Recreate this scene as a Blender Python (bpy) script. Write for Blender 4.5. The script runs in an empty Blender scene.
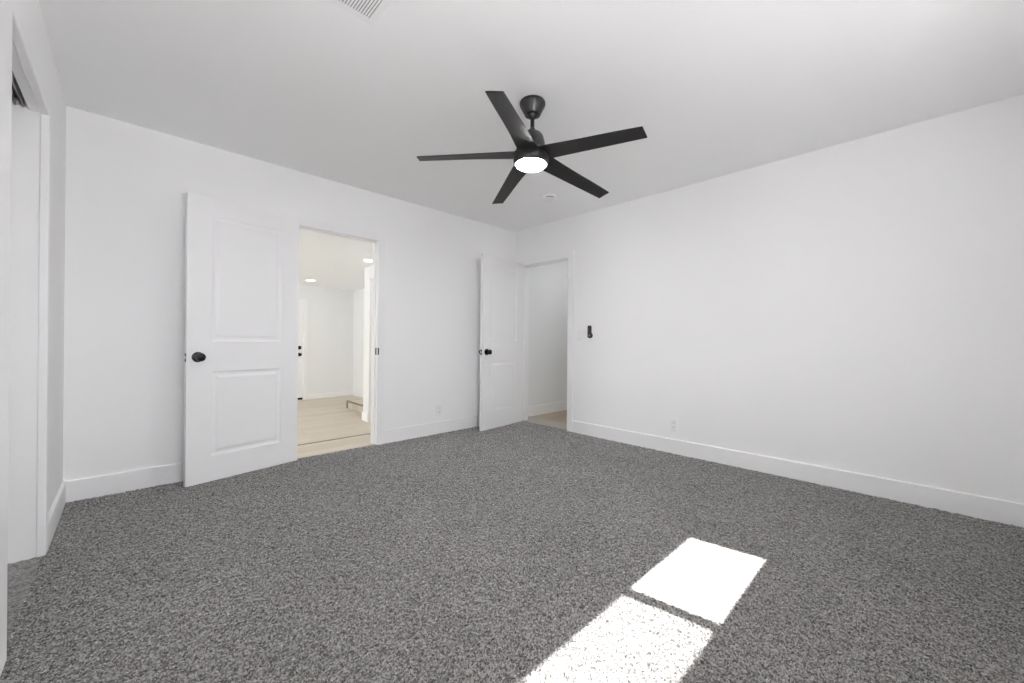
import bpy, bmesh, math, random
import numpy as np
from mathutils import Vector, Matrix

random.seed(7)
S = bpy.context.scene
C = S.collection
R = math.radians

# ------------------------------------------------------------------ camera
CAM = Vector((-3.6408, -3.6853, 1.0261))
YAW, ROLL, FPX = 0.7728, 0.0092, 394.7
cd = bpy.data.cameras.new('camera'); cam = bpy.data.objects.new('camera', cd); C.objects.link(cam)
cd.sensor_fit = 'HORIZONTAL'; cd.sensor_width = 36.0; cd.lens = FPX * 36.0 / 1024.0
cd.clip_start = 0.02; cd.clip_end = 200
cam.matrix_world = (Matrix.Translation(CAM) @ Matrix.Rotation(-YAW, 4, 'Z') @
                    Matrix.Rotation(R(90), 4, 'X') @ Matrix.Rotation(ROLL, 4, 'Z'))
S.camera = cam

# ------------------------------------------------------------------ world, sun, exposure
S.view_settings.view_transform = 'Standard'
S.view_settings.look = 'None'
S.view_settings.gamma = 1.0
S.view_settings.use_curve_mapping = False
S.view_settings.exposure = 0.0
SKY, SUN, EXPO = 12.5, 160.0, 0.12
S.view_settings.exposure = EXPO
w = bpy.data.worlds.new('sky'); S.world = w; w.use_nodes = True
bg = w.node_tree.nodes['Background']
bg.inputs['Color'].default_value = (0.985, 0.985, 1.0, 1); bg.inputs['Strength'].default_value = SKY
sd = bpy.data.lights.new('sun', 'SUN'); sd.energy = SUN; sd.angle = R(0.5); sd.color = (1, 0.98, 0.965)
so = bpy.data.objects.new('sun', sd); C.objects.link(so)
so.rotation_euler = Vector((-0.15, 1.0, -1.40)).to_track_quat('-Z', 'Y').to_euler()
so.location = (0, -12, 12)
def portal(name, loc, rot, sx, sy):
    pd = bpy.data.lights.new(name, 'AREA'); pd.shape = 'RECTANGLE'; pd.size = sx; pd.size_y = sy; pd.cycles.is_portal = True
    po = bpy.data.objects.new(name, pd); C.objects.link(po); po.location = loc; po.rotation_euler = rot
portal('portal_window', (-1.95, -4.31, 1.73), (R(90), 0, 0), 1.40, 0.64)          # samples the sky through the slider
portal('portal_fill_window', (-3.18, -4.31, 1.45), (R(90), 0, 0), 0.90, 1.20)
portal('portal_living', (-5.72, 2.55, 1.275), (R(90), 0, R(-90)), 1.32, 1.26)
S.cycles.use_denoising = True
try: S.cycles.denoiser = 'OPENIMAGEDENOISE'
except Exception: pass
S.cycles.max_bounces = 16; S.cycles.diffuse_bounces = 12; S.cycles.glossy_bounces = 4
S.cycles.transparent_max_bounces = 12
S.cycles.sample_clamp_indirect = 12.0
S.cycles.caustics_reflective = False; S.cycles.caustics_refractive = False

# ------------------------------------------------------------------ dimensions (metres)
H = 2.46; W = 3.92; B = 4.20          # room height, width in x (wall_left at -W), depth in y
BBH, BBT = 0.135, 0.014               # baseboards
D1A, D1B, DH = -2.645, -1.885, 2.0    # door opening in the back wall
D2A, D2B = -0.130, -0.880             # door opening in the right wall
LOW = -0.13                           # sunken living room floor
CA, CB, CH = -0.83, -1.68, 2.072       # closet opening in the left wall

# ------------------------------------------------------------------ materials
def new_mat(name):
    m = bpy.data.materials.new(name); m.use_nodes = True
    return m, m.node_tree.nodes, m.node_tree.links, m.node_tree.nodes['Principled BSDF']

def paint(name, col, rough=0.55, bump=0.0, scale=220.0, spec=0.4):
    m, n, l, p = new_mat(name)
    tc = n.new('ShaderNodeTexCoord')
    nz = n.new('ShaderNodeTexNoise'); nz.inputs['Scale'].default_value = scale; nz.inputs['Detail'].default_value = 3
    l.new(tc.outputs['Object'], nz.inputs['Vector'])
    big = n.new('ShaderNodeTexNoise'); big.inputs['Scale'].default_value = 1.3
    l.new(tc.outputs['Object'], big.inputs['Vector'])
    mx = n.new('ShaderNodeMix'); mx.data_type = 'RGBA'
    mx.inputs['A'].default_value = (*col, 1); mx.inputs['B'].default_value = (*[c * 0.985 for c in col], 1)
    l.new(big.outputs['Fac'], mx.inputs['Factor']); l.new(mx.outputs['Result'], p.inputs['Base Color'])
    p.inputs['Roughness'].default_value = rough; p.inputs['Specular IOR Level'].default_value = spec
    if bump:
        b = n.new('ShaderNodeBump'); b.inputs['Strength'].default_value = bump; b.inputs['Distance'].default_value = 0.002
        l.new(nz.outputs['Fac'], b.inputs['Height']); l.new(b.outputs['Normal'], p.inputs['Normal'])
    return m

M_WALL = paint('wall_paint', (0.925, 0.925, 0.928), 0.75, 0.12)
M_CEIL = paint('ceiling_paint', (0.945, 0.945, 0.947), 0.85, 0.12)
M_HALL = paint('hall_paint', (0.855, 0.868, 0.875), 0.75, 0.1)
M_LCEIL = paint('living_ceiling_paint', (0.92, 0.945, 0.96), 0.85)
M_TRIM = paint('trim_paint', (0.91, 0.91, 0.915), 0.35, 0.0)
M_DOOR = paint('door_paint', (0.91, 0.91, 0.918), 0.38, 0.0)
M_PLASTIC = paint('white_plastic', (0.89, 0.89, 0.885), 0.3, 0.0)
M_VENT_SHADE = paint('vent_shadow_gap', (0.38, 0.38, 0.38), 0.7)
M_SLOT = paint('dark_slot', (0.12, 0.12, 0.12), 0.6, 0.0)
M_BLACK = paint('black_metal', (0.006, 0.006, 0.007), 0.27, 0.0, spec=0.4)
M_FAN = paint('black_fan_metal', (0.016, 0.016, 0.0165), 0.38, 0.0, spec=0.5)
M_BLADE = paint('black_blade', (0.011, 0.0108, 0.0106), 0.45, 0.15, 400, spec=0.4)
M_GREYM = paint('grey_metal', (0.35, 0.35, 0.35), 0.35, 0.0)
M_TRACK = paint('dark_track', (0.008, 0.007, 0.0065), 0.6, 0.0)
M_STUCCO = paint('outside_stucco', (0.5, 0.5, 0.5), 0.9, 0.4, 80)
M_GROUND = paint('outside_paving', (0.28, 0.28, 0.285), 0.9, 0.3, 30)

def emit(name, col, strength):
    m = bpy.data.materials.new(name); m.use_nodes = True
    n, l = m.node_tree.nodes, m.node_tree.links
    p = n['Principled BSDF']; p.inputs['Base Color'].default_value = (0.9, 0.9, 0.9, 1)
    p.inputs['Emission Color'].default_value = (*col, 1); p.inputs['Emission Strength'].default_value = strength
    return m
M_LENS = emit('fan_lamp_lens', (1, 0.99, 0.97), 150.0)
M_DOWN = emit('downlight_lens', (1, 0.99, 0.97), 22.0)
M_HALL_FILL = emit('hall_fill_lens', (1, 0.99, 0.98), 150.0)  # lens of the added hallway fill lamp

def glass(name, tint):
    m = bpy.data.materials.new(name); m.use_nodes = True
    n, l = m.node_tree.nodes, m.node_tree.links; n.clear()
    o = n.new('ShaderNodeOutputMaterial'); t = n.new('ShaderNodeBsdfTransparent'); g = n.new('ShaderNodeBsdfGlossy')
    t.inputs['Color'].default_value = (tint, tint, tint * 1.005, 1); g.inputs['Roughness'].default_value = 0.01
    mx = n.new('ShaderNodeMixShader'); mx.inputs[0].default_value = 0.05; l.new(t.outputs[0], mx.inputs[1]); l.new(g.outputs[0], mx.inputs[2])
    l.new(mx.outputs[0], o.inputs[0]); return m
M_GLASS = glass('window_glass', 0.97)
M_TINT = glass('sun_dimming_glass', 0.62)  # tint added to weaken the sun patch cast through the slider

def screen_mat():
    m = bpy.data.materials.new('insect_mesh'); m.use_nodes = True
    n, l = m.node_tree.nodes, m.node_tree.links; n.clear()
    o = n.new('ShaderNodeOutputMaterial'); t = n.new('ShaderNodeBsdfTransparent'); g = n.new('ShaderNodeBsdfDiffuse')
    g.inputs['Color'].default_value = (0.05, 0.05, 0.05, 1)
    mx = n.new('ShaderNodeMixShader'); mx.inputs[0].default_value = 0.33
    l.new(t.outputs[0], mx.inputs[1]); l.new(g.outputs[0], mx.inputs[2]); l.new(mx.outputs[0], o.inputs[0]); return m
M_SCREEN = screen_mat()

def carpet_mat():
    m, n, l, p = new_mat('grey_carpet')
    tc = n.new('ShaderNodeTexCoord')
    v = n.new('ShaderNodeTexVoronoi'); v.inputs['Scale'].default_value = 210; v.inputs['Randomness'].default_value = 1
    l.new(tc.outputs['Object'], v.inputs['Vector'])
    bw = n.new('ShaderNodeSeparateColor'); l.new(v.outputs['Color'], bw.inputs[0])
    nz = n.new('ShaderNodeTexNoise'); nz.inputs['Scale'].default_value = 420; nz.inputs['Detail'].default_value = 2
    l.new(tc.outputs['Object'], nz.inputs['Vector'])
    add = n.new('ShaderNodeMath'); add.operation = 'MULTIPLY_ADD'; add.inputs[1].default_value = 0.6
    l.new(bw.outputs[0], add.inputs[0])
    sc = n.new('ShaderNodeMath'); sc.operation = 'MULTIPLY'; sc.inputs[1].default_value = 0.4; l.new(nz.outputs['Fac'], sc.inputs[0])
    l.new(sc.outputs[0], add.inputs[2])
    cr = n.new('ShaderNodeValToRGB')
    e = cr.color_ramp.elements
    e[0].position = 0.16; e[0].color = (0.030, 0.029, 0.0275, 1)
    e[1].position = 0.80; e[1].color = (0.35, 0.339, 0.326, 1)
    for pos, c in ((0.34, (0.098, 0.095, 0.092, 1)), (0.56, (0.18, 0.175, 0.169, 1))):
        k = e.new(pos); k.color = c
    l.new(add.outputs[0], cr.inputs[0])
    # traffic marks: broad soft patches of brushed pile
    bg_ = n.new('ShaderNodeTexNoise'); bg_.inputs['Scale'].default_value = 2.2; bg_.inputs['Detail'].default_value = 4
    l.new(tc.outputs['Object'], bg_.inputs['Vector'])
    mr = n.new('ShaderNodeMapRange'); mr.inputs['From Min'].default_value = 0.3; mr.inputs['From Max'].default_value = 0.7
    mr.inputs['To Min'].default_value = 0.9; mr.inputs['To Max'].default_value = 1.08
    l.new(bg_.outputs['Fac'], mr.inputs['Value'])
    mul = n.new('ShaderNodeVectorMath'); mul.operation = 'SCALE'
    l.new(cr.outputs[0], mul.inputs[0]); l.new(mr.outputs[0], mul.inputs['Scale'])
    l.new(mul.outputs[0], p.inputs['Base Color'])
    p.inputs['Roughness'].default_value = 1.0; p.inputs['Specular IOR Level'].default_value = 0.05
    p.inputs['Diffuse Roughness'].default_value = 1.0; p.inputs['Sheen Weight'].default_value = 1.0; p.inputs['Sheen Roughness'].default_value = 0.32
    b = n.new('ShaderNodeBump'); b.inputs['Strength'].default_value = 0.5; b.inputs['Distance'].default_value = 0.003
    l.new(add.outputs[0], b.inputs['Height']); l.new(b.outputs['Normal'], p.inputs['Normal'])
    return m
M_CARPET = carpet_mat()

def wood_mat(name, c1, c2, width=0.19, length=1.5, along='x'):
    m, n, l, p = new_mat(name)
    tc = n.new('ShaderNodeTexCoord'); mp = n.new('ShaderNodeMapping')
    if along == 'y': mp.inputs['Rotation'].default_value = (0, 0, R(90))
    l.new(tc.outputs['Object'], mp.inputs['Vector'])
    br = n.new('ShaderNodeTexBrick'); br.inputs['Scale'].default_value = 1.0
    br.inputs['Brick Width'].default_value = length; br.inputs['Row Height'].default_value = width
    br.inputs['Mortar Size'].default_value = 0.0012; br.inputs['Mortar'].default_value = (c2[0] * .75, c2[1] * .72, c2[2] * .7, 1)
    br.inputs['Color1'].default_value = (*c1, 1); br.inputs['Color2'].default_value = (*c2, 1)
    br.offset = 0.37; l.new(mp.outputs[0], br.inputs['Vector'])
    mp2 = n.new('ShaderNodeMapping'); mp2.inputs['Scale'].default_value = (1.5, 22, 1); l.new(mp.outputs[0], mp2.inputs['Vector'])
    nz = n.new('ShaderNodeTexNoise'); nz.inputs['Scale'].default_value = 2.0; nz.inputs['Detail'].default_value = 6
    l.new(mp2.outputs[0], nz.inputs['Vector'])
    mr = n.new('ShaderNodeMapRange'); mr.inputs['To Min'].default_value = 0.88; mr.inputs['To Max'].default_value = 1.1
    l.new(nz.outputs['Fac'], mr.inputs['Value'])
    mul = n.new('ShaderNodeVectorMath'); mul.operation = 'SCALE'
    l.new(br.outputs['Color'], mul.inputs[0]); l.new(mr.outputs[0], mul.inputs['Scale']); l.new(mul.outputs[0], p.inputs['Base Color'])
    p.inputs['Roughness'].default_value = 0.42
    return m
M_OAK = wood_mat('pale_oak_planks', (0.63, 0.565, 0.47), (0.56, 0.495, 0.40))
M_OAK2 = wood_mat('oak_planks_hallway', (0.44, 0.365, 0.26), (0.38, 0.31, 0.215), along='x')
M_THRESH = paint('pale_wood_threshold', (0.60, 0.55, 0.47), 0.5)
M_THRESH2 = paint('greyish_threshold', (0.46, 0.425, 0.38), 0.5)
M_NOSE = paint('brown_step_nosing', (0.24, 0.20, 0.155), 0.5)

# ------------------------------------------------------------------ mesh helpers
def obj(name, bm, mat, parent=None, smooth=False, bevel=0.0, segs=2):
    me = bpy.data.meshes.new(name)
    bmesh.ops.recalc_face_normals(bm, faces=bm.faces[:])
    bm.to_mesh(me); bm.free()
    for mt in (mat if isinstance(mat, (list, tuple)) else [mat]): me.materials.append(mt)
    o = bpy.data.objects.new(name, me); C.objects.link(o)
    if parent: o.parent = parent
    if smooth:
        me.polygons.foreach_set('use_smooth', [True] * len(me.polygons))
        try: me.set_sharp_from_angle(angle=R(35))
        except Exception: pass
    if bevel:
        md = o.modifiers.new('bevel', 'BEVEL'); md.width = bevel; md.segments = segs; md.limit_method = 'ANGLE'
    return o

def box(bm, x0, x1, y0, y1, z0, z1, mi=0):
    x0, x1 = sorted((x0, x1)); y0, y1 = sorted((y0, y1)); z0, z1 = sorted((z0, z1))
    v = [bm.verts.new((x, y, z)) for x in (x0, x1) for y in (y0, y1) for z in (z0, z1)]
    for f in ((0, 1, 3, 2), (4, 6, 7, 5), (0, 4, 5, 1), (2, 3, 7, 6), (0, 2, 6, 4), (1, 5, 7, 3)):
        fc = bm.faces.new([v[i] for i in f]); fc.material_index = mi
    return v

def boxes(*bs):
    bm = bmesh.new()
    for b in bs: box(bm, *b)
    return bm

def lathe(bm, prof, n=48, axis='z', centre=(0, 0, 0), cap=True):
    """prof: list of (radius, height) pairs, revolved about the axis."""
    rings = []
    cx, cy, cz = centre
    for r, h in prof:
        ring = []
        if r < 1e-6: r = 1e-5
        for i in range(n):
            a = 2 * math.pi * i / n; c, s = r * math.cos(a), r * math.sin(a)
            p = {'z': (c, s, h), 'y': (c, h, s), 'x': (h, c, s)}[axis]
            ring.append(bm.verts.new((p[0] + cx, p[1] + cy, p[2] + cz)))
        rings.append(ring)
    for a, b in zip(rings, rings[1:]):
        for i in range(n):
            bm.faces.new((a[i], a[(i + 1) % n], b[(i + 1) % n], b[i]))
    if cap:
        bm.faces.new(rings[0]); bm.faces.new(rings[-1][::-1])
    return rings

def struct(name, bm, mat, parent=None, **k):
    o = obj(name, bm, mat, parent, **k)
    if not parent: o['kind'] = 'structure'
    return o

def thing(name, label, cat, loc=(0, 0, 0), rot=(0, 0, 0), group=None):
    o = bpy.data.objects.new(name, None); C.objects.link(o)
    o.empty_display_size = 0.1
    o.location = loc; o.rotation_euler = rot; o['label'] = label; o['category'] = cat
    if group: o['group'] = group
    return o

def struct_empty(name, loc=(0, 0, 0), rot=(0, 0, 0), label=None, cat=None):
    o = bpy.data.objects.new(name, None); C.objects.link(o)
    o.empty_display_size = 0.1
    o.location = loc; o.rotation_euler = rot; o['kind'] = 'structure'
    if label: o['label'] = label
    if cat: o['category'] = cat
    return o

# ------------------------------------------------------------------ room shell
T = 0.12
# back wall (y from 0 to T) with the first doorway
o = struct('wall_back', boxes((-5.7, D1A, 0, T, LOW - .05, H), (D1B, 0.0, 0, T, LOW - .05, H), (D1A, D1B, 0, T, DH, H)), M_WALL)
# right wall (x from 0 to T) with the second doorway
struct('wall_right', boxes((0, T, D2A, T, -.05, H), (0, T, D2B, -B - .1, -.05, H), (0, T, D2A, D2B, DH, H)), M_WALL)
# left wall with the closet opening
struct('wall_left', boxes((-W - T, -W, 0, CA, -.05, H), (-W - T, -W, CB, -B - .1, -.05, H), (-W - .051, -W, CA, CB, CH, H), (-W - T, -W - .051, CA, CB, CH + .045, H)), M_WALL)
# front wall behind the camera with the slider and an added fill window
WX0, WX1, WZ0, WZ1 = -2.645, -1.255, 1.412, 2.045
VX0, VX1, VZ0 = -3.62, -2.74, 0.86
struct('wall_front', boxes((-W, VX0, -B - .1, -B, -.05, H), (VX1, WX0, -B - .1, -B, -.05, H), (VX0, VX1, -B - .1, -B, -.05, VZ0), (VX0, VX1, -B - .1, -B, WZ1, H), (WX1, 0, -B - .1, -B, -.05, H),
                           (WX0, WX1, -B - .1, -B, -.05, WZ0), (WX0, WX1, -B - .1, -B, WZ1, H)), M_WALL)
struct('ceiling', boxes((-W - .75, T, -B - .1, T, H, H + .12)), M_CEIL)

# ---- carpet: a fine relief of tufts
def carpet(name, x0, x1, y0, y1, step, zoff, amp):
    rng = np.random.default_rng(3)
    nx, ny = int((x1 - x0) / step) + 1, int((y1 - y0) / step) + 1
    xs, ys = np.linspace(x0, x1, nx), np.linspace(y0, y1, ny)
    X, Y = np.meshgrid(xs, ys, indexing='ij')
    Z = zoff + amp * (rng.random((nx, ny)) - 0.65)
    X = X + (rng.random((nx, ny)) - .5) * step * .5; Y = Y + (rng.random((nx, ny)) - .5) * step * .5
    X[0, :] = x0; X[-1, :] = x1; Y[:, 0] = y0; Y[:, -1] = y1
    co = np.stack([X, Y, Z], -1).reshape(-1, 3)
    i = np.arange(nx * ny).reshape(nx, ny)
    q = np.stack([i[:-1, :-1], i[1:, :-1], i[1:, 1:], i[:-1, 1:]], -1).reshape(-1, 4)
    me = bpy.data.meshes.new(name)
    me.vertices.add(len(co)); me.vertices.foreach_set('co', co.ravel())
    me.loops.add(q.size); me.loops.foreach_set('vertex_index', q.ravel())
    me.polygons.add(len(q)); me.polygons.foreach_set('loop_start', np.arange(0, q.size, 4))
    me.polygons.foreach_set('loop_total', np.full(len(q), 4)); me.update(calc_edges=True)
    me.materials.append(M_CARPET)
    return me
me = carpet('floor', -W - 0.0, 0.03, -B, 0.03, 0.0048, 0.003, 0.012)
fl = bpy.data.objects.new('floor', me); C.objects.link(fl); fl['kind'] = 'structure'
me2 = carpet('floor_closet', -W - .73, -W, CB, CA, 0.02, 0.002, 0.006)
f2 = bpy.data.objects.new('floor_closet', me2); C.objects.link(f2); f2['kind'] = 'structure'

# ---- baseboards with an eased top edge
def base_profile(bm, p0, p1, nrm, h=BBH, t=BBT, z0=0.0):
    """board running p0 -> p1 (2D), its face offset along nrm; small chamfer at top"""
    n = Vector((nrm[0], nrm[1], 0)); a = Vector((*p0, 0)); b = Vector((*p1, 0))
    prof = [(0, z0 - .02), (t, z0 - .02), (t, z0 + h - .005), (t - .004, z0 + h), (0, z0 + h)]
    A = [bm.verts.new(a + n * d + Vector((0, 0, z))) for d, z in prof]
    Bv = [bm.verts.new(b + n * d + Vector((0, 0, z))) for d, z in prof]
    for i in range(5): bm.faces.new((A[i], A[(i + 1) % 5], Bv[(i + 1) % 5], Bv[i]))
    bm.faces.new(A); bm.faces.new(Bv[::-1])

CW = 0.065   # casing width
bm = bmesh.new(); base_profile(bm, (-W, 0), (D1A - CW, 0), (0, -1)); base_profile(bm, (D1B + CW, 0), (0, 0), (0, -1))
struct('baseboard_back', bm, M_TRIM)
bm = bmesh.new(); base_profile(bm, (0, D2B - .078), (0, -B), (-1, 0)); struct('baseboard_right', bm, M_TRIM)
bm = bmesh.new(); base_profile(bm, (-W, -BBT), (-W, CA + .032), (1, 0)); base_profile(bm, (-W, CB - .17), (-W, -B), (1, 0)); struct('baseboard_left', bm, M_TRIM)
bm = bmesh.new(); base_profile(bm, (-W + BBT, -B), (-BBT, -B), (0, 1)); struct('baseboard_front', bm, M_TRIM)

# ---- door frames: casing on the bedroom side plus jamb lining and stop
CT = 0.013
bm = boxes((D1B, D1B + CW, -CT, 0, 0, DH + CW), (D1A - CW, D1A, -CT, 0, 0, DH + CW), (D1A, D1B, -CT, 0, DH, DH + CW),
           (D1B - .002, D1B + .001, -CT, T + .012, -.0, DH), (D1A - .001, D1A + .002, -CT, T + .012, 0, DH),
           (D1A, D1B, -CT, T + .012, DH - .002, DH + .001),
           (D1B - .014, D1B - .002, .040, .075, 0, DH - .002), (D1A + .002, D1A + .014, .040, .075, 0, DH - .002), (D1A, D1B, .040, .075, DH - .014, DH - .002),
           (D1B, D1B + CW, T, T + .012, 0, DH + CW), (D1A - CW, D1A, T, T + .012, 0, DH + CW), (D1A, D1B, T, T + .012, DH, DH + CW))
trim1 = struct('trim_1', bm, M_TRIM)
bm = boxes((-CT, 0, D2B, D2B - .075, 0, DH + CW), (-CT, 0, D2A, D2A + CW, 0, DH + CW), (-CT, 0, D2A, D2B, DH, DH + CW),
           (-CT, T + .012, D2B - .001, D2B + .002, 0, DH), (-CT, T + .012, D2A - .002, D2A + .001, 0, DH), (-CT, T + .012, D2A, D2B, DH - .002, DH + .001),
           (.040, .075, D2B + .002, D2B + .014, 0, DH - .002), (.040, .075, D2A - .014, D2A - .002, 0, DH - .002), (.040, .075, D2A, D2B, DH - .014, DH - .002),
           (T, T + .012, D2B, D2B - .06, 0, DH + CW), (T, T + .012, D2A, D2A + .12, 0, DH + CW), (T, T + .012, D2A, D2B, DH, DH + CW))
trim2 = struct('trim_2', bm, M_TRIM)
# strike plate on the first frame
bm = boxes((D1B - .0045, D1B - .0015, .018, .042, .885, .950), (D1B - .0045, D1B - .0015, -.016, .018, .885, .888), (D1B - .0045, D1B - .0015, -.016, .018, .947, .950),
           (D1B - .0045, D1B + .007, -.016, -.0125, .885, .950))
obj('strike_plate', bm, M_BLACK, trim1)['label'] = 'small black strike plate'

# closet casing, lining and top track
bm = boxes((-W - .018, -W + CT, CA - .008, CA + .032, 0, CH + .032), (-W - .018, -W + CT, CB + .004, CB - .17, 0, CH + .032), (-W - .018, -W + CT, CA, CB, CH - .008, CH + .032))
struct('trim_3', bm, M_TRIM, bevel=.006, segs=3)

# ------------------------------------------------------------------ closet interior
struct('wall_closet', boxes((-W - .75, -W - .72, CA, CB, -.05, H), (-W - .75, -W - T + .0, CA, CA + .05, -.05, H), (-W - .75, -W - T, CB - .05, CB, -.05, H)), M_WALL)

tr = thing('sliding_door_track', 'dark metal track with a pale rail under the closet header', 'track', (-W - .078, (CA + CB) / 2, CH))
L_ = abs(CB - CA) / 2 - .002
obj('channel', boxes((.0275, .029, -L_, L_, .002, .044), (-.042, .0275, -L_, L_, .040, .044), (-.042, -.0405, -L_, L_, .002, .040)), M_TRACK, tr)
obj('rail', boxes((.010, .013, -L_, L_, .004, .040), (-.014, -.011, -L_, L_, .004, .040)), M_GREYM, tr)['label'] = 'pale metal rail'

# ------------------------------------------------------------------ window behind the camera
win = struct_empty('window_1', ((WX0 + WX1) / 2, -B - .06, WZ0), label='white horizontal sliding window high in the front wall', cat='window')
def wb(x0, x1, y0, y1, z0, z1):   # world -> local
    lx, ly, lz = win.location
    return (x0 - lx, x1 - lx, y0 - ly, y1 - ly, z0 - lz, z1 - lz)
obj('window_frame', boxes(wb(WX0, WX0 + .045, -4.29, -4.23, WZ0, WZ1), wb(WX1 - .045, WX1, -4.29, -4.23, WZ0, WZ1),
    wb(WX0 + .045, WX1 - .045, -4.29, -4.23, WZ0, WZ0 + .044), wb(WX0 + .045, WX1 - .045, -4.29, -4.23, WZ1 - .045, WZ1)), M_TRIM, win, bevel=.002)
obj('meeting_stile', boxes(wb(-1.980, -1.925, -4.28, -4.24, WZ0 + .044, WZ1 - .045)), M_TRIM, win)
obj('pane', boxes(wb(WX0 + .045, -1.98, -4.268, -4.262, WZ0 + .044, WZ1 - .045)), M_TINT, win)
obj('pane', boxes(wb(-1.925, WX1 - .045, -4.258, -4.252, WZ0 + .044, WZ1 - .045)), M_TINT, win)
obj('insect_screen', boxes(wb(WX0 + .045, -1.98, -4.286, -4.284, WZ0 + .044, WZ1 - .045)), M_SCREEN, win)
obj('window_sill', boxes(wb(WX0 - .03, WX1 + .03, -4.20, -4.180, WZ0 - .05, WZ0 - .022)), M_TRIM, win, bevel=.003)
fill_win = struct_empty('added_fill_window', ((VX0 + VX1) / 2, -B - .06, VZ0), label='unseen white fixed window added beside the sliding window as fill light', cat='window')  # added out of view to even out the room light
lx, ly, lz = fill_win.location
def wb2(x0, x1, y0, y1, z0, z1): return (x0 - lx, x1 - lx, y0 - ly, y1 - ly, z0 - lz, z1 - lz)
obj('window_frame', boxes(wb2(VX0, VX0 + .045, -4.29, -4.23, VZ0, WZ1), wb2(VX1 - .045, VX1, -4.29, -4.23, VZ0, WZ1),
    wb2(VX0 + .045, VX1 - .045, -4.29, -4.23, VZ0, VZ0 + .044), wb2(VX0 + .045, VX1 - .045, -4.29, -4.23, WZ1 - .045, WZ1)), M_TRIM, fill_win, bevel=.002)
obj('pane', boxes(wb2(VX0 + .045, VX1 - .045, -4.268, -4.262, VZ0 + .044, WZ1 - .045)), M_GLASS, fill_win)
obj('window_sill', boxes(wb2(VX0 - .03, VX1 + .03, -4.23, -4.170, VZ0 - .02, VZ0 - .001)), M_TRIM, fill_win, bevel=.003)
struct('floor_slab', boxes((-W - .8, T, -B - .1, T - .01, -.16, -.052)), M_STUCCO)
struct('outside_ground', boxes((-30, 30, -40, -B - .12, -.35, -.30)), M_GROUND)

# ------------------------------------------------------------------ hinged doors
def door_leaf_bm(wd, h, t, panels):
    """local: hinge edge at x=0, leaf along -x, visible face at y=0, body to y=+t. panels: (x0,x1,z0,z1) in s,z"""
    bm = bmesh.new()
    ss = sorted({0, wd} | {p[0] for p in panels} | {p[1] for p in panels})
    zs = sorted({0, h} | {p[2] for p in panels} | {p[3] for p in panels})
    def inpanel(s, z): return any(p[0] < s < p[1] and p[2] < z < p[3] for p in panels)
    for side in (0, 1):
        def V(s, z, d):
            return bm.verts.new((-s, d if side == 0 else t - d, z))
        for i in range(len(ss) - 1):
            for j in range(len(zs) - 1):
                if inpanel((ss[i] + ss[i + 1]) / 2, (zs[j] + zs[j + 1]) / 2): continue
                bm.faces.new([V(ss[i], zs[j], 0), V(ss[i + 1], zs[j], 0), V(ss[i + 1], zs[j + 1], 0), V(ss[i], zs[j + 1], 0)])
        for (a, b, c, e) in panels:
            steps = [(0, 0), (.004, .0045), (.014, .0075), (.026, .0078), (.044, .0015), (.050, .001)]
            prev = None
            for ins, d in steps:
                ring = [V(a + ins, c + ins, d), V(b - ins, c + ins, d), V(b - ins, e - ins, d), V(a + ins, e - ins, d)]
                if prev:
                    for k in range(4): bm.faces.new([prev[k], prev[(k + 1) % 4], ring[(k + 1) % 4], ring[k]])
                prev = ring
            bm.faces.new(prev)
    # edges
    def q(*pts): bm.faces.new([bm.verts.new(p) for p in pts])
    q((0, 0, 0), (0, t, 0), (0, t, h), (0, 0, h)); q((-wd, 0, 0), (-wd, t, 0), (-wd, t, h), (-wd, 0, h))
    q((0, 0, 0), (0, t, 0), (-wd, t, 0), (-wd, 0, 0)); q((0, 0, h), (0, t, h), (-wd, t, h), (-wd, 0, h))
    bmesh.ops.remove_doubles(bm, verts=bm.verts[:], dist=1e-5)
    return bm

def knob_bm(sgn, t):
    """rosette and ball knob on the y=0 face (sgn=-1) or the y=t face (sgn=+1)"""
    bm = bmesh.new(); y0 = 0 if sgn < 0 else t
    prof = [(.036, 0), (.036, .006), (.033, .010), (.018, .013), (.0135, .017), (.0135, .030), (.018, .034), (.0275, .042),
            (.0298, .052), (.0265, .061), (.017, .067), (0, .069)]
    lathe(bm, [(r, sgn * h) for r, h in prof], 32, 'y', (0, y0, 0))
    return bm

def hinged_door(name, loc, ang, wd, h, panels, knob_s, knob_z, label):
    t = .035
    d = struct_empty(name, loc, (0, 0, ang), label=label, cat='door')
    obj('door_leaf', door_leaf_bm(wd, h, t, panels), M_DOOR, d)
    for sg in (-1, 1):
        k = obj('door_knob', knob_bm(sg, t), M_BLACK, d, smooth=True); k.location = (-knob_s, 0, knob_z)
        k['label'] = 'round black door knob with a round rosette'
    bm = bmesh.new(); zc = knob_z - .002
    box(bm, -wd - .0015, -wd + .0005, .006, .029, zc - .029, zc - .009); box(bm, -wd - .0015, -wd + .0005, .006, .029, zc + .009, zc + .029)
    box(bm, -wd - .0015, -wd + .0005, .006, .010, zc - .009, zc + .009); box(bm, -wd - .0015, -wd + .0005, .025, .029, zc - .009, zc + .009)
    lp = obj('latch_plate', bm, M_BLACK, d)
    obj('latch_bolt', boxes((-wd - .010, -wd, .0105, .0245, zc - .0085, zc + .0085)), M_PLASTIC, lp, bevel=.002)['label'] = 'pale metal latch bolt'
    for hz in (.20, h / 2, h - .20):
        bm = bmesh.new(); lathe(bm, [(.0055, -.045), (.0055, .045)], 12, 'z', (.004, t + .004, hz))
        box(bm, -.028, .0, t, t + .0015, hz - .044, hz + .044)
        obj('hinge', bm, M_TRIM, d, smooth=True)
    return d
P1 = [(.136, .612, .180, .780), (.136, .612, .995, 1.890)]
a1 = math.atan2(.160, .742)
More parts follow.
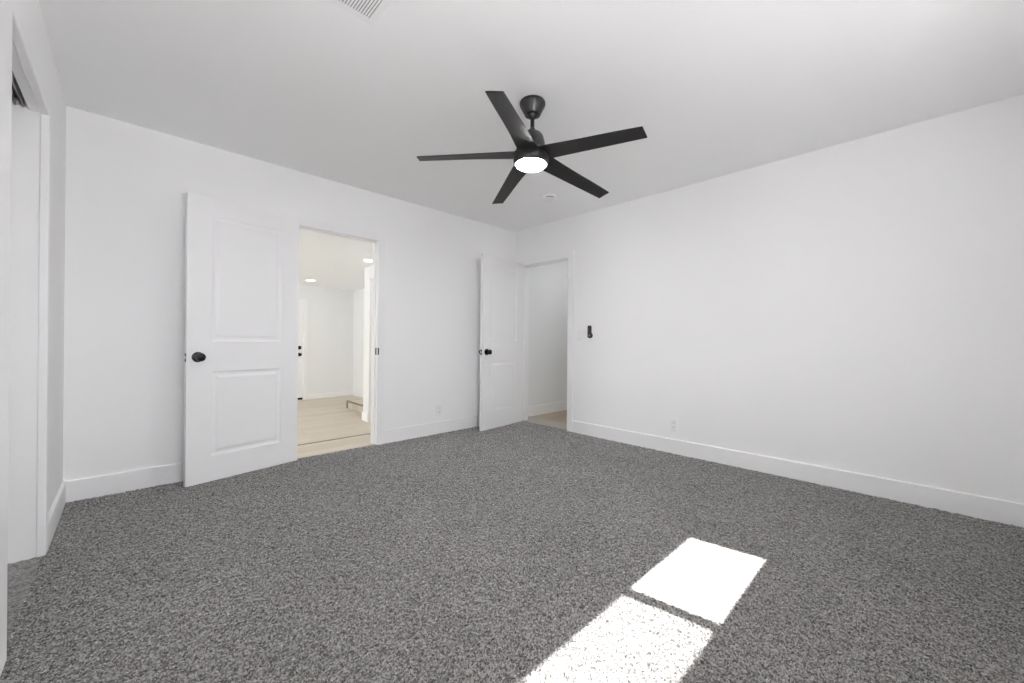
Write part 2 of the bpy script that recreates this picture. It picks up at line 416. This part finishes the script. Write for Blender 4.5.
door1 = hinged_door('door_1', (-2.611, -.0555, .012), a1, .757, 2.012, P1, .693, .886,
    'white two-panel door swung open almost flat against the back wall, left of its doorway')
P2 = [(.140, .618, .205, .780), (.140, .618, 1.005, 1.895)]
a2 = math.atan2(.10, .79)
door2 = hinged_door('door_2', (-.022, -.1755, .012), a2, .760, 2.000, P2, .690, .892,
    'white two-panel door standing open in the far corner of the room')

# ------------------------------------------------------------------ ceiling fan
FX, FY = -1.914, -2.064
fan = thing('ceiling_fan', 'black five-blade ceiling fan with a lit round lamp, hanging from the ceiling', 'ceiling fan', (FX, FY, H))
def Z(z): return z - H
bm = bmesh.new()
lathe(bm, [(.074, 0), (.077, Z(2.454)), (.077, Z(2.446)), (.075, Z(2.438)), (.049, Z(2.388)), (.047, Z(2.383)), (.034, Z(2.383)), (.033, Z(2.392))], 48)
obj('canopy', bm, M_FAN, fan, smooth=True).location = (.004, -.004, 0)
bm = bmesh.new()
lathe(bm, [(.030, Z(2.385)), (.029, Z(2.378)), (.022, Z(2.366)), (.0125, Z(2.358)), (.0125, Z(2.305)), (.018, Z(2.298)), (.018, Z(2.285))], 32)
obj('downrod', bm, M_FAN, fan, smooth=True).location = (.004, -.004, 0)
bm = bmesh.new()
lathe(bm, [(.016, Z(2.296)), (.022, Z(2.288)), (.040, Z(2.278)), (.060, Z(2.268)), (.072, Z(2.252)), (.079, Z(2.225)), (.086, Z(2.190)), (.096, Z(2.160)),
           (.104, Z(2.152)), (.107, Z(2.146)), (.107, Z(2.110)), (.104, Z(2.092)), (.096, Z(2.084)), (.089, Z(2.088))], 64)
obj('motor_housing', bm, M_FAN, fan, smooth=True)
bm = bmesh.new()
lathe(bm, [(.0885, Z(2.090)), (.0885, Z(2.084)), (.085, Z(2.078)), (.066, Z(2.071)), (.035, Z(2.067)), (0, Z(2.066))], 48)
obj('lamp_lens', bm, M_LENS, fan, smooth=True)['label'] = 'round glowing white lamp lens'
PH, PITCH, TX, TY = R(137.1), -0.184, -0.043, -0.003
def blade_bm(az):
    bm = bmesh.new(); rad = Vector((math.cos(az), math.sin(az), 0)); tan = Vector((-math.sin(az), math.cos(az), 0))
    N = 24; rows = []
    r0, r1 = .060, .673
    for i in range(N + 1):
        u = i / N; r = r0 + (r1 - r0) * u
        wl = .070 - .026 * u ** .9                 # leading half width
        wt = .064 - .022 * u ** 1.1 - .010 * math.sin(math.pi * u) ** 2 * (1 - u)
        pit = PITCH * min(1, .75 + .4 * u)
        v0 = Vector((0, 0, 0)) + rad * r
        zc = 2.145 - .056 * (r / r1) ** 1.1 + (TX * v0.x + TY * v0.y)
        row = []
        for k in range(5):
            c = -wt + (wl + wt) * k / 4
            camber = .0012 * (1 - (2 * k / 4 - 1) ** 2)
            p = rad * r + tan * (c * math.cos(pit)) + Vector((0, 0, zc - H + c * math.sin(pit) + camber))
            row.append(p)
        rows.append(row)
    th = Vector((0, 0, .0055))
    top = [[bm.verts.new(p + th / 2) for p in row] for row in rows]; bot = [[bm.verts.new(p - th / 2) for p in row] for row in rows]
    for i in range(N):
        for k in range(4):
            bm.faces.new((top[i][k], top[i + 1][k], top[i + 1][k + 1], top[i][k + 1]))
            bm.faces.new((bot[i][k], bot[i][k + 1], bot[i + 1][k + 1], bot[i + 1][k]))
        bm.faces.new((top[i][0], bot[i][0], bot[i + 1][0], top[i + 1][0])); bm.faces.new((top[i][4], top[i + 1][4], bot[i + 1][4], bot[i][4]))
    for e in (0, N):
        for k in range(4): bm.faces.new((top[e][k], top[e][k + 1], bot[e][k + 1], bot[e][k]))
    return bm
for k in range(5):
    obj('blade', blade_bm(PH - k * 2 * math.pi / 5), M_BLADE, fan, smooth=True)

# ------------------------------------------------------------------ ceiling vent and smoke detector
vent = thing('ceiling_vent', 'white slatted air vent set in the ceiling at the top edge', 'air vent', (-3.040, -2.06, H))
vx, vy, fr = .190, .115, .030
bm = boxes((-vx, vx, vy - fr, vy, -.004, 0), (-vx, vx, -vy, -vy + fr, -.004, 0), (-vx, -vx + fr, -vy + fr, vy - fr, -.004, 0), (vx - fr, vx, -vy + fr, vy - fr, -.004, 0))
obj('frame', bm, M_TRIM, vent, bevel=.0015)
obj('gap_shade_sheet', boxes((-vx + fr, vx - fr, -vy + fr, vy - fr, -.0012, -.0004)), M_VENT_SHADE, vent)  # grey sheet paints in the shade between the slats
bm = bmesh.new(); x = vx - fr - .0115
while x > -vx + fr:
    box(bm, x, x + .0068, -vy + fr, vy - fr, -.0036, -.0024); x -= .0116
obj('slats', bm, M_TRIM, vent)

sm = thing('smoke_detector', 'round white smoke detector on the ceiling near the far corner', 'smoke detector', (-.672, -1.150, H))
bm = bmesh.new(); lathe(bm, [(.066, 0), (.066, -.008), (.062, -.012), (.060, -.012)], 40); obj('base_plate', bm, M_PLASTIC, sm, smooth=True)
bm = bmesh.new(); lathe(bm, [(.060, -.012), (.058, -.026), (.050, -.036), (.030, -.040), (0, -.040)], 40); bd = obj('body', bm, M_PLASTIC, sm, smooth=True)
bm = bmesh.new()
rv = Vector((-.698, -.716, 0))
for i in range(9):
    a = math.atan2(rv.y, rv.x) + R(-34 + i * 8.5)
    c = Vector((math.cos(a), math.sin(a), 0)); tt = Vector((-c.y, c.x, 0))
    q = [c * .0585 + tt * s * .0045 + Vector((0, 0, z)) for s, z in ((-1, -.024), (1, -.024), (1, -.018), (-1, -.018))]
    q2 = [p + c * .0012 for p in q]
    A = [bm.verts.new(p) for p in q]; B2 = [bm.verts.new(p) for p in q2]
    for k in range(4): bm.faces.new((A[k], A[(k + 1) % 4], B2[(k + 1) % 4], B2[k]))
    bm.faces.new(A); bm.faces.new(B2[::-1])
obj('vent_slots', bm, M_SLOT, sm)['label'] = 'dark slots round the side'

# ------------------------------------------------------------------ wall plates and remote
def plate(name, loc, rz, label, cat):
    # local: plate on the plane y=0, facing -y
    t = thing(name, label, cat, loc, (0, 0, rz))
    obj('cover_plate', boxes((-.036, .036, -.006, 0, -.059, .059)), M_PLASTIC, t, bevel=.003, segs=3)
    return t
def outlet(loc, rz, label):
    t = plate('wall_outlet', loc, rz, label, 'wall outlet')
    for zc in (-.021, .021):
        r_ = obj('receptacle', boxes((-.017, .017, -.008, -.005, zc - .017, zc + .017)), M_PLASTIC, t, bevel=.002)
        obj('slots', boxes((-.008, -.0055, -.0086, -.0078, zc - .003, zc + .008), (.0055, .008, -.0086, -.0078, zc - .003, zc + .008),
                           (-.002, .002, -.0086, -.0078, zc - .012, zc - .008)), M_SLOT, r_)
    return t
outlet((-1.165, 0, .262), 0, 'white duplex outlet low on the back wall between the two doors')
outlet((0, -2.116, .268), R(-90), 'white duplex outlet low on the right wall above the baseboard')
sw = plate('light_switch', (0, -1.045, 1.100), R(-90), 'white rocker light switch beside the far doorway, left of the black remote', 'light switch')
obj('rocker', boxes((-.0165, .0165, -.0095, -.0055, -.033, .033)), M_PLASTIC, sw, bevel=.002)

rm = thing('fan_remote', 'small black fan remote in its holder on the right wall', 'remote control', (0, -1.180, 1.140), (0, 0, R(-90)))
def pill(bm, x, z0, z1, r, y0, y1, n=14):
    pts = [(x + r * math.cos(a), z1 - r + r * math.sin(a)) for a in [math.pi * i / n for i in range(n + 1)]]
    pts += [(x - r * math.cos(a), z0 + r - r * math.sin(a)) for a in [math.pi * i / n for i in range(n + 1)]]
    A = [bm.verts.new((a, y0, b)) for a, b in pts]; B2 = [bm.verts.new((a, y1, b)) for a, b in pts]
    for k in range(len(pts)): bm.faces.new((A[k], A[(k + 1) % len(pts)], B2[(k + 1) % len(pts)], B2[k]))
    bm.faces.new(A); bm.faces.new(B2[::-1])
bm = bmesh.new(); pill(bm, 0, -.068, .070, .0200, -.024, 0); obj('remote_body', bm, M_BLACK, rm, bevel=.003)
bm = bmesh.new(); pill(bm, .009, -.070, -.012, .0265, -.027, 0); obj('holder', bm, M_BLACK, rm, bevel=.003)
bm = bmesh.new(); pill(bm, .009, -.054, -.026, .013, -.029, -.027); obj('button', bm, M_SLOT, rm)

# ------------------------------------------------------------------ living room beyond the first doorway
LH = 2.070
LY, LX0, LX1 = 4.55, -5.6, -.25
struct('floor_living', boxes((LX0 - .1, LX1 + .1, T, LY + .1, LOW - .04, LOW)), M_OAK)
struct('ceiling_living', boxes((LX0 - .1, LX1 + .1, T, LY + .1, LH, LH + .1)), M_LCEIL)
EX0, EX1, EH = -2.13, -1.215, 1.735
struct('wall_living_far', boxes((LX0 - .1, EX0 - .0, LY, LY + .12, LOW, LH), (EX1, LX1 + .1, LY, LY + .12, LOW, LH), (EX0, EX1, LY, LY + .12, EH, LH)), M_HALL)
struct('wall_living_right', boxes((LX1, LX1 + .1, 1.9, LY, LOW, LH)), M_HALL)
struct('wall_living_left', boxes((LX0 - .1, LX0, T, 1.9, LOW, LH), (LX0 - .1, LX0, 3.2, LY, LOW, LH), (LX0 - .1, LX0, 1.9, 3.2, 1.90, LH), (LX0 - .1, LX0, 1.9, 3.2, LOW, .65)), M_HALL)  # unseen opening added and sized to light the living room
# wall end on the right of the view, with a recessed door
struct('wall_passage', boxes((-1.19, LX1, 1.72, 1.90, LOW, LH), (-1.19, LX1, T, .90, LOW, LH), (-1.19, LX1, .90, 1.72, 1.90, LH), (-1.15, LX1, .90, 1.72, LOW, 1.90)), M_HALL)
bm = bmesh.new(); base_profile(bm, (-1.19, 1.9 + .014), (-1.19, 1.72), (-1, 0), .12, .014, LOW); base_profile(bm, (-1.19, .9), (-1.19, T), (-1, 0), .12, .014, LOW)
struct('baseboard_passage', bm, M_TRIM)
bm = bmesh.new(); base_profile(bm, (EX1 + .075, LY), (LX1, LY), (0, -1), .10, .012, LOW); base_profile(bm, (LX0, LY), (EX0 - .075, LY), (0, -1), .10, .012, LOW)
struct('baseboard_living', bm, M_TRIM)
sm4 = thing('passage_wall_box', 'tiny grey box high on the passage wall beyond the doorway', 'door chime', (-1.19, 1.50, 1.905))
# landing level with the bedroom, and the far landing
land = struct('floor_landing', boxes((-4.2, -1.75, T, .485, LOW, 0.0), (D1A, D1B, .045, T, LOW, 0.0), (-1.75, -1.60, T, .30, LOW, 0.0)), M_OAK)
nose1 = struct('trim_4', boxes((-4.2, -1.75, .490, .515, -.03, .002), (-1.75, -1.725, .30, .515, -.03, .002)), M_NOSE)
struct('trim_5', boxes((D1A, D1B, .015, .050, -.03, .008)), M_THRESH, bevel=.003)
struct('floor_landing_far', boxes((-.95, LX1, 1.9, 3.035, LOW, 0.0)), M_OAK)
struct('trim_6', boxes((-.975, -.95, 1.9, 3.05, -.022, .002), (-.95, LX1, 3.035, 3.05, -.02, .001), (-.975, -.955, 3.035, 3.05, LOW, -.03)), M_NOSE)
# entry door
ed = struct_empty('door_3', (EX1, LY + .02, LOW), label='white entry door with black hardware seen through the doorway', cat='door')
wd3 = EX1 - EX0
obj('door_leaf', door_leaf_bm(wd3 - .006, EH - LOW - .006, .045, [(.13, wd3 - .14, .2, .8), (.13, wd3 - .14, 1.0, 1.7)]), M_DOOR, ed).location = (-.003, 0, 0.003)
bm = bmesh.new(); lathe(bm, [(.036, 0), (.036, -.008), (.022, -.014), (0, -.016)], 24, 'y'); o = obj('deadbolt', bm, M_BLACK, ed, smooth=True); o.location = (-.062, 0, 1.000)
bm = knob_bm(-1, .045); o = obj('door_knob', bm, M_BLACK, ed, smooth=True); o.location = (-.062, 0, .868)
obj('door_sweep', boxes((-wd3 + .004, -.004, -.012, 0, .004, .040)), M_BLACK, ed)['label'] = 'black sweep along the bottom edge'
struct('trim_7', boxes((EX1, EX1 + .07, LY - .014, LY, LOW, EH + .07), (EX0 - .07, EX0, LY - .014, LY, LOW, EH + .07), (EX0, EX1, LY - .014, LY, EH, EH + .07)), M_TRIM)
# downlights
def downlight(x, y, z, label, r=.07, mat=None):
    t = thing('recessed_downlight', label, 'ceiling light', (x, y, z))
    bm = bmesh.new(); lathe(bm, [(r + .012, 0), (r + .010, -.004), (r, -.005), (r - .002, -.003)], 32, cap=False); obj('trim_ring', bm, M_TRIM, t, smooth=True)
    bm = bmesh.new(); lathe(bm, [(r, -.001), (r, -.003), (0, -.0035)], 32); obj('lens', bm, mat or M_DOWN, t, smooth=True)['label'] = 'glowing round lens'
    return t
downlight(-1.335, 3.76, LH, 'farther of the two lit recessed ceiling lights beyond the left doorway')
downlight(-1.375, 1.32, LH, 'nearer lit recessed ceiling light beyond the left doorway, by its right edge')

# ------------------------------------------------------------------ hallway beyond the second doorway
HX1 = 2.6
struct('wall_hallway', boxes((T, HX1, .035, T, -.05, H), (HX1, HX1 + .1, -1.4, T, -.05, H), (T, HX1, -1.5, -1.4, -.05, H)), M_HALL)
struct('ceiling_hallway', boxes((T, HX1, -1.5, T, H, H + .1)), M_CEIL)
struct('floor_hallway', boxes((.33, HX1 + .05, -1.45, .035, -.045, -.004)), M_OAK2)
struct('trim_8', boxes((.028, .33, -1.4, .035, -.05, .001)), M_THRESH2)
bm = bmesh.new(); base_profile(bm, (T + .012, .035), (HX1, .035), (0, -1)); struct('baseboard_hallway', bm, M_TRIM)
downlight(1.0, -.75, H, 'unseen ceiling light added to brighten the hallway behind the far doorway', .06, M_HALL_FILL)  # unseen fill lamp, added to lift the hallway brightness

# passage wall fixture: one small box with a lower cap
obj('body', boxes((-.012, 0, -.030, .030, -.05, 0)), M_PLASTIC, sm4, bevel=.002)
obj('button', boxes((-.016, -.012, -.016, .016, -.042, -.018)), M_GREYM, sm4)
